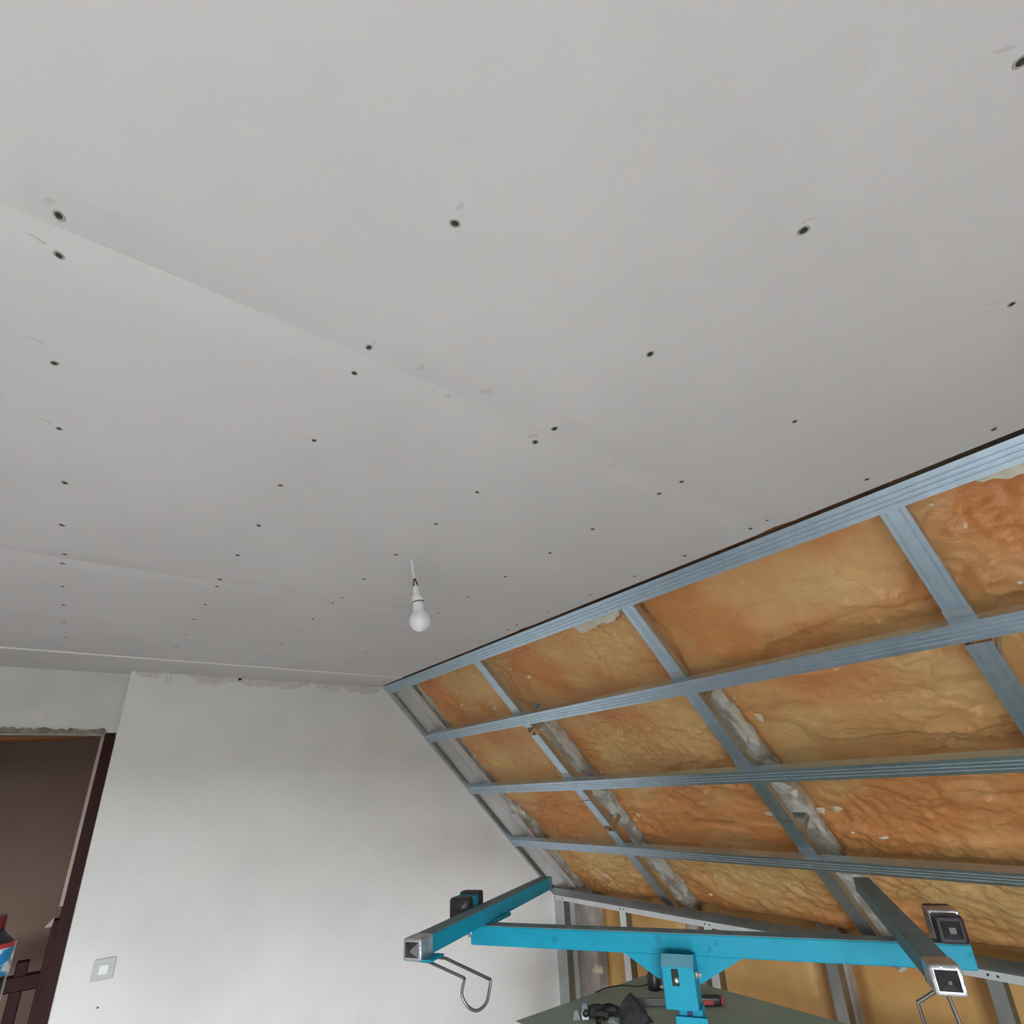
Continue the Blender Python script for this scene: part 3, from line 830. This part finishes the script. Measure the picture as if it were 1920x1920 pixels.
# ------------------------------------------------------------------ panel lift
ang = math.radians(31.0)
LC = np.array([2.36, 1.29, 0.0])
LF = (LC, np.array([[math.cos(ang), math.sin(ang), 0], [-math.sin(ang), math.cos(ang), 0], [0, 0, 1]]))      # u along beam, w away from the viewer, z
lift = empty('panel_lift', LC, 'turquoise steel plasterboard lift with long cross beam and two arms', 'panel lift')
B0, B1 = 1.256, 1.302
beam = obj('cross_beam', rbox((-0.600, 0.0, B0), (0.602, 0.048, B1), 0.003, 2, LF), 'teal', lift)
obj('top_strip', box((-0.598, 0.002, B1 - 0.0005), (0.600, 0.046, B1 + 0.0012), LF), 'teal_top', beam)
obj('gusset', join(prism([(-0.160, B0 + 0.001), (-0.080, 1.208), (0.020, 1.200), (0.128, B0 + 0.001)], 0.0, 0.006, (LC, LF[1][[1, 0, 2]])),), 'teal', lift)
obj('gusset', join(prism([(-0.160, B0 + 0.001), (-0.080, 1.208), (0.020, 1.200), (0.128, B0 + 0.001)], 0.040, 0.046, (LC, LF[1][[1, 0, 2]])),), 'teal', lift)
A0, A1 = B1 + 0.0005, 1.342
def arm(u0, u1, w0, w1, side_mat):
    a = obj('cross_arm', rbox((u0, w0, A0), (u1, w1, A1), 0.003, 2, LF), side_mat, lift)
    obj('top_strip', box((u0 + 0.002, w0 + 0.04, A1 - 0.0005), (u1 - 0.002, w1 - 0.002, A1 + 0.0012), LF), 'teal_top', a)
    obj('far_cap', rbox((u0 - 0.002, w1 - 0.012, A0 - 0.002), (u1 + 0.002, w1 + 0.010, A1 + 0.002), 0.003, 1, LF), 'teal_top', a)
    # taped plug at the near end
    t = 0.0025
    obj('tape_wrap', rbox((u0 - t, w0 - 0.012, A0 - t), (u1 + t, w0 + 0.045, A1 + t), 0.005, 3, LF), 'tape', a, label='crumpled silver tape')
    c = [(u0 + 0.004, A0 + 0.004), (u1 - 0.004, A0 + 0.004), (u1 - 0.004, A1 - 0.004), (u0 + 0.004, A1 - 0.004)]
    wf = w0 - 0.0115
    V = [(p[0], wf, p[1]) for p in c] + [((u0 + u1) / 2 + (p[0] - (u0 + u1) / 2) * 0.15, wf - 0.011, (A0 + A1) / 2 + (p[1] - (A0 + A1) / 2) * 0.15) for p in c]
    V += [(p[0], wf + 0.004, p[1]) for p in c]
    F = [(0, 1, 5, 4), (1, 2, 6, 5), (2, 3, 7, 6), (3, 0, 4, 7), (4, 5, 6, 7), (8, 11, 10, 9), (0, 3, 11, 8), (1, 0, 8, 9), (2, 1, 9, 10), (3, 2, 10, 11)]
    obj('end_plug', (xf(LF, V), F), 'black', a, label='black pyramid-shaped plug')
    return a
armL = arm(-0.602, -0.557, -0.325, 0.572, 'teal')
armR = arm(0.462, 0.506, -0.325, 0.590, 'teal_shaded')
# stub tubes with black caps on the beam ends
def stub(u0, u1, z0, z1, band, far, w0=-0.006):
    q_ = 0.002 if band == 'tape' else -0.003
    s_ = obj('beam_end_block', rbox((u0 - q_, w0 + 0.034, z0), (u1 + q_, w0 + 0.092, z1 + q_), 0.003, 2, LF), band, lift)
    V0 = rbox((u0, w0, z0), (u1, w0 + 0.038, z1 - 0.002), 0.009, 3, LF)
    obj('end_plug', V0, 'black', s_)
    c = [(u0 + 0.008, z0 + 0.008), (u1 - 0.008, z0 + 0.008), (u1 - 0.008, z1 - 0.010), (u0 + 0.008, z1 - 0.010)]
    um, zm = (u0 + u1) / 2, (z0 + z1) / 2
    V = [(p[0], w0 + 0.001, p[1]) for p in c] + [(um + (p[0] - um) * 0.3, w0 - 0.008, zm + (p[1] - zm) * 0.3) for p in c]
    F = [(0, 1, 5, 4), (1, 2, 6, 5), (2, 3, 7, 6), (3, 0, 4, 7), (4, 5, 6, 7), (0, 3, 2, 1)]
    obj('plug_face', (xf(LF, V), F), 'black', s_)
    obj('end_plug', rbox((u0, w0 + far, z0), (u1, w0 + 0.102, z1 + 0.004), 0.006, 3, LF), 'black', s_)
stub(0.545, 0.602, B1, 1.358, 'tape', 0.088)
stub(-0.668, -0.604, 1.290, 1.372, 'teal', 0.065)
obj('weld_rod', tube([xf(LF, [(-0.553, 0.045, 1.300)])[0], xf(LF, [(-0.550, 0.08, 1.303)])[0], xf(LF, [(-0.553, 0.17, 1.300)])[0]], 0.006, 8), 'teal', lift, smooth='auto')
obj('weld_bead', blob(xf(LF, [(-0.606, 0.006, 1.282)])[0], (0.010, 0.008, 0.010), np.eye(3), 3, 0.2), 'bolt', lift)
# hinged mast head
mh = obj('mast_head', rbox((-0.055, -0.070, 1.168), (0.020, -0.064, 1.252), 0.0025, 2, LF), 'teal', lift)
obj('head_slope', prism([(-0.070, 1.250), (-0.052, 1.272), (-0.046, 1.270), (-0.064, 1.246)], -0.055, 0.020, LF), 'teal_pale', mh)
for a, b in ((-0.055, -0.049), (0.014, 0.020)):
    obj('cheek', prism([(-0.066, 1.168), (-0.066, 1.25), (-0.046, 1.271), (0.002, 1.262), (0.002, 1.168)], a, b, LF), 'teal', mh)
obj('slot', rbox((-0.033, -0.0715, 1.214), (-0.016, -0.0690, 1.247), 0.0012, 1, LF), 'dark', mh)
fbolt = (xf(LF, [(-0.021, -0.0715, 1.226)])[0], np.array([LF[1][0], LF[1][2], -LF[1][1]]))
obj('bolt', lathe([(0.0065, 0.0), (0.0062, 0.003), (0.004, 0.0045), (0.0035, 0.006)], 8, fbolt), 'bolt', mh)
fb2 = (xf(LF, [(0.020, -0.045, 1.232)])[0], np.array([LF[1][1], LF[1][2], LF[1][0]]))
obj('bolt', lathe([(0.009, 0.0), (0.0088, 0.006), (0.005, 0.007), (0.004, 0.014)], 8, fb2), 'bolt', mh)
mast = obj('mast', rbox((-0.028, -0.062, 0.25), (0.026, -0.012, 1.170), 0.003, 2, LF), 'teal', lift)
obj('mast_lug', box((-0.034, -0.073, 1.135), (0.036, -0.062, 1.158), LF), 'teal', mast)
obj('mast_slot', box((-0.008, -0.0640, 1.145), (0.004, -0.0615, 1.166), LF), 'navy', mast)
obj('mast', rbox((-0.036, -0.070, 0.10), (0.034, -0.004, 0.85), 0.003, 2, LF), 'teal', lift)
for k in range(3):
    a = ang + math.radians(90 + 120 * k)
    c = xf(LF, [(0, -0.037, 0)])[0]
    d = np.array([math.cos(a), math.sin(a), 0])
    q = np.array([-d[1], d[0], 0])
    leg = obj('leg', rbox((0.02, -0.02, 0.10), (0.62, 0.02, 0.14), 0.003, 1, (c, np.array([d, q, [0, 0, 1]]))), 'teal', lift)
    obj('castor', lathe([(0.03, -0.012), (0.05, -0.010), (0.05, 0.010), (0.03, 0.012)], 16, (c + d * 0.60 + np.array([0, 0, 0.05]), np.array([d, [0, 0, 1], -q]))), 'black', leg)
# wire hooks under the arm ends
def hook(pts, par):
    obj('wire_hook', tube([xf(LF, [p])[0] for p in pts], 0.0034, 8), 'wire', par, smooth='auto')
def smooth_path(pts, n=6):
    P = [np.array(p, float) for p in pts]
    out = []
    for i in range(len(P) - 1):
        a, b, c, d = P[max(i - 1, 0)], P[i], P[i + 1], P[min(i + 2, len(P) - 1)]
        for k in range(n):
            t = k / n
            out.append(tuple(0.5 * (2 * b + (c - a) * t + (2 * a - 5 * b + 4 * c - d) * t * t + (3 * b - a - 3 * c + d) * t ** 3)))
    out.append(tuple(P[-1]))
    return out
obj('hook_plate', rbox((-0.604, -0.330, 1.2985), (-0.530, -0.272, 1.3030), 0.001, 1, LF), 'teal', armL)
obj('hook_plate', rbox((0.462, -0.300, 1.2985), (0.508, -0.250, 1.3030), 0.001, 1, LF), 'teal_shaded', armR)
hook([(-0.590, -0.318, 1.299), (-0.545, -0.318, 1.297), (-0.457, -0.308, 1.268)] + smooth_path([(-0.458, -0.305, 1.266), (-0.466, -0.303, 1.236), (-0.452, -0.300, 1.214), (-0.430, -0.298, 1.208), (-0.409, -0.296, 1.222), (-0.401, -0.295, 1.246), (-0.398, -0.293, 1.262)])
     + [(-0.400, -0.291, 1.264), (-0.520, -0.285, 1.297), (-0.585, -0.285, 1.299)], armL)
hook([(0.478, -0.275, 1.300), (0.474, -0.272, 1.292), (0.438, -0.270, 1.271), (0.440, -0.27, 1.240), (0.450, -0.27, 1.205), (0.470, -0.27, 1.192), (0.488, -0.27, 1.205), (0.494, -0.27, 1.240), (0.490, -0.27, 1.270), (0.486, -0.272, 1.300)], armR)

# ------------------------------------------------------------------ green boards on trestles and what lies on them
BZ = 0.75
for k in range(3):
    z1 = BZ - 0.0135 * k
    b = empty('plasterboard_sheet', (2.1, 2.14, z1 - 0.0125), ['green plasterboard sheet lying on top of the trestles with tools on it', 'green plasterboard sheet, middle one of the flat pile',
              'green plasterboard sheet at the bottom of the flat pile'][k], 'plasterboard', 'green boards lying on trestles')
    o = 0.006 * k
    obj('core', box((1.052 + o, 1.688 + o, z1 - 0.0115), (3.252 + o, 2.590, z1 - 0.0008)), 'gypsum', b)
    obj('green_face', box((1.052 + o, 1.692 + o, z1 - 0.0008), (3.252 + o, 2.590, z1)), 'green', b)
for x, lb in ((1.40, 'wooden trestle under the gable end of the green boards'), (2.85, 'wooden trestle under the far end of the green boards')):
    t = empty('trestle', (x, 2.14, 0), lb, 'trestle', 'trestles under the green boards')
    zt_ = BZ - 0.0405
    obj('top_bar', box((x - 0.035, 1.72, zt_ - 0.07), (x + 0.035, 2.56, zt_)), 'timber', t)
    for y in (1.80, 2.48):
        for sx in (-1, 1):
            P = [(x + sx * 0.02, zt_ - 0.06), (x + sx * 0.045, zt_ - 0.06), (x + sx * 0.245, 0.0), (x + sx * 0.21, 0.0)]
            obj('leg', prism(P, y - 0.03, y + 0.03, (np.zeros(3), np.array([[0, 1, 0], [1, 0, 0], [0, 0, 1]]))), 'timber', t)
# packet
pk = empty('foil_packet', (1.25, 1.90, BZ), 'small navy and white packet standing upright on the green board', 'packet')
def leaf(c, h0, h1, w0, w1, th, up=(0.05, 0.12, 1.0)):
    fr = frame(c, (0.60, 0.80, 0), (-0.8, 0.6, 0), (0, 0, 1))
    P = [(-w0, 0, h0), (w0, 0, h0), (w1, 0.006, h1), (-w1, 0.006, h1)]
    P = P + [(p[0], p[1] + th, p[2]) for p in P]
    return xf(fr, P), [(0, 1, 2, 3), (4, 7, 6, 5), (0, 4, 5, 1), (1, 5, 6, 2), (2, 6, 7, 3), (3, 7, 4, 0)]
obj('lower_half', leaf((1.255, 1.905, BZ), 0.0, 0.026, 0.013, 0.015, 0.010), 'pwhite', pk)
obj('upper_half', join(leaf((1.255, 1.905, BZ), 0.026, 0.052, 0.015, 0.010, 0.010), leaf((1.255, 1.906, BZ), 0.052, 0.072, 0.010, 0.002, 0.008)), 'navy', pk)
obj('side_flap', leaf((1.232, 1.875, BZ), 0.0, 0.030, 0.016, 0.006, 0.008), 'scrap', pk)
# glove
gl = empty('work_glove', (1.28, 1.98, BZ), 'black work glove lying on the green board behind the navy packet', 'glove')
gf = frame((1.265, 1.965, BZ), (0.55, 0.83, 0), (-0.83, 0.55, 0), (0, 0, 1))
obj('palm', blob(xf(gf, [(0.0, 0.0, 0.020)])[0], (0.045, 0.036, 0.022), gf[1], 5, 0.12, 14, 8), 'cloth', gl, smooth=True)
for k in range(4):
    y = -0.026 + 0.017 * k
    L_ = (0.060, 0.070, 0.068, 0.055)[k]
    P = [(0.03, y, 0.022), (0.03 + L_ * 0.5, y * 1.15, 0.030 - 0.002 * k), (0.03 + L_, y * 1.25, 0.014)]
    obj('finger', tube([xf(gf, [p])[0] for p in smooth_path(P, 4)], [0.0098] * 7 + [0.009, 0.005], 9), 'cloth', gl, smooth=True)
obj('thumb', tube([xf(gf, [p])[0] for p in smooth_path([(-0.015, -0.03, 0.02), (0.015, -0.055, 0.024), (0.045, -0.058, 0.013)], 4)], [0.0105] * 7 + [0.009, 0.005], 9), 'cloth', gl, smooth=True)
obj('cuff', blob(xf(gf, [(-0.05, 0.0, 0.021)])[0], (0.022, 0.034, 0.021), gf[1], 15, 0.08, 14, 8), 'black', gl, smooth=True)
# crumpled bag
def crumple(c, r, h, seed):
    nu, nv = 26, 16
    P, F = [], []
    rng = np.random.default_rng(seed)
    ph = rng.uniform(0, 6.28, 6)
    for j in range(nv + 1):
        t = j / nv
        for i in range(nu):
            a = 2 * math.pi * i / nu
            rr = r * (1 - t ** 2.2) * (1 + 0.28 * math.sin(3 * a + ph[0] + 2.5 * t) + 0.20 * math.sin(5 * a + ph[1] - 5 * t) + 0.12 * math.sin(9 * a + ph[2] + 7 * t)) + 0.004
            P.append((rr * math.cos(a) + 0.012 * math.sin(4 * t + ph[3]), rr * math.sin(a) + 0.012 * math.sin(3 * t + ph[4]), h * t + 0.004 * math.sin(6 * a + ph[5])*t))
    for j in range(nv):
        for i in range(nu):
            F.append((j * nu + i, j * nu + (i + 1) % nu, (j + 1) * nu + (i + 1) % nu, (j + 1) * nu + i))
    F.append(list(range(nu))); F.append([nv * nu + i for i in range(nu)])
    return np.array(P) + np.array(c), F
obj('crumpled_bag', crumple((1.412, 2.035, BZ), 0.052, 0.088, 4), 'cloth', label='dark grey crumpled bag with a pointed top on the green board', cat='bag', smooth=True)
# saw with red and black handle
sf = frame((1.33, 2.19, BZ), (0.72, 0.69, 0), (-0.69, 0.72, 0), (0, 0, 1))
saw = empty('hand_saw', (1.45, 2.30, BZ), 'dark handsaw with red and black grip on the green board behind the lift mast', 'saw')
obj('blade', prism([(-0.014, 0.004), (0.010, 0.004), (0.012, 0.026), (-0.012, 0.030)], -0.06, 0.16, sf), 'black', saw)
obj('grip', rbox((0.15, -0.020, 0.002), (0.33, 0.018, 0.040), 0.012, 3, sf), 'black', saw, smooth=True)
obj('grip_insert', rbox((0.20, -0.0225, 0.008), (0.295, -0.016, 0.026), 0.003, 2, sf), 'red', saw)
obj('grip_end', rbox((0.325, -0.018, 0.004), (0.338, 0.016, 0.036), 0.004, 2, sf), 'red', saw)
# black jar with cable
jar = empty('cable_plug', (1.225, 2.38, BZ), 'black round plug with a thin cable at the far corner of the green board', 'plug')
obj('body', lathe([(0.020, 0.0), (0.031, 0.003), (0.033, 0.020), (0.031, 0.055), (0.027, 0.066), (0.010, 0.068)], 20, frame((1.225, 2.38, BZ), (1, 0, 0), (0, 1, 0), (0, 0, 1))), 'black', jar, smooth='auto')
obj('cable', tube(smooth_path([(1.205, 2.37, BZ + 0.02), (1.17, 2.33, BZ + 0.012), (1.12, 2.27, BZ + 0.018), (1.08, 2.20, BZ + 0.014), (1.058, 2.15, BZ + 0.003)]), 0.0028, 6), 'black', jar)
obj('prong', lathe([(0.006, 0.0), (0.006, 0.024), (0.003, 0.025)], 8, frame((1.257, 2.385, BZ + 0.016), (0, 1, 0), (0, 0, 1), (1, 0.1, 0))), 'white', jar)
obj('board_scrap', blob((1.37, 1.955, BZ + 0.010), (0.030, 0.022, 0.013), np.eye(3), 8, 0.35), 'scrap', label='pale grey-green scrap of board lying beside the crumpled bag', cat='scrap')
obj('cord_loop', tube([(1.325 + 0.018 * math.cos(a), 1.925 + 0.018 * math.sin(a), BZ + 0.0035 + 0.006 * (1 + math.sin(a))) for a in np.linspace(0.3, 5.6, 16)], 0.0035, 6), 'wood',
    label='small brown cord loop on the green board beside the packet', cat='cord')

# ------------------------------------------------------------------ bottle on a stepladder at the room's edge
bc = (2.2825, -0.054)
zb = 1.325
bt = empty('drink_bottle', (bc[0], bc[1], zb), 'small dark cola bottle with red cap and blue and white label before the doorway', 'bottle')
fbt = frame((bc[0], bc[1], zb), (1, 0, 0), (0, 1, 0), (0, 0, 1))
obj('body', lathe([(0.022, 0.0), (0.029, 0.004), (0.0305, 0.016), (0.0305, 0.06), (0.0290, 0.07), (0.0300, 0.09), (0.0305, 0.120), (0.0305, 0.172), (0.0280, 0.177), (0.0220, 0.182),
                   (0.0175, 0.186), (0.0155, 0.189), (0.0145, 0.192), (0.010, 0.193)], 32, fbt), 'cola', bt, smooth='auto')
obj('paper_label', lathe([(0.0303, 0.136), (0.0313, 0.1365), (0.0313, 0.1740), (0.0303, 0.1745)], 32, (np.array([bc[0], bc[1], zb]), np.eye(3))), 'label', bt, smooth='auto')
obj('cap', lathe([(0.0135, 0.190), (0.0148, 0.191), (0.0146, 0.204), (0.0132, 0.2065), (0.004, 0.207)], 24, fbt), 'capred', bt, smooth='auto')
ld = empty('stepladder', (2.29, -0.20, 0), 'wooden stepladder carrying the cola bottle', 'stepladder')
obj('platform', rbox((2.14, -0.34, zb - 0.03), (2.44, -0.005, zb), 0.004, 1), 'timber', ld)
for sx in (-1, 1):
    for sy, y0, y1 in ((1, -0.03, 0.10), (-1, -0.31, -0.62)):
        x = 2.29 + sx * 0.13
        P = [(y0 - 0.02, zb - 0.03), (y0 + 0.02, zb - 0.03), (y1 + 0.02, 0.0), (y1 - 0.02, 0.0)]
        obj('leg', prism(P, x - 0.015, x + 0.015), 'timber', ld)
for k in range(1, 4):
    t = k / 4
    y = -0.03 + 0.13 * t
    z = (zb - 0.03) * (1 - t)
    obj('tread', box((2.162, y - 0.09, z - 0.012), (2.418, y + 0.02, z + 0.012)), 'timber', ld)
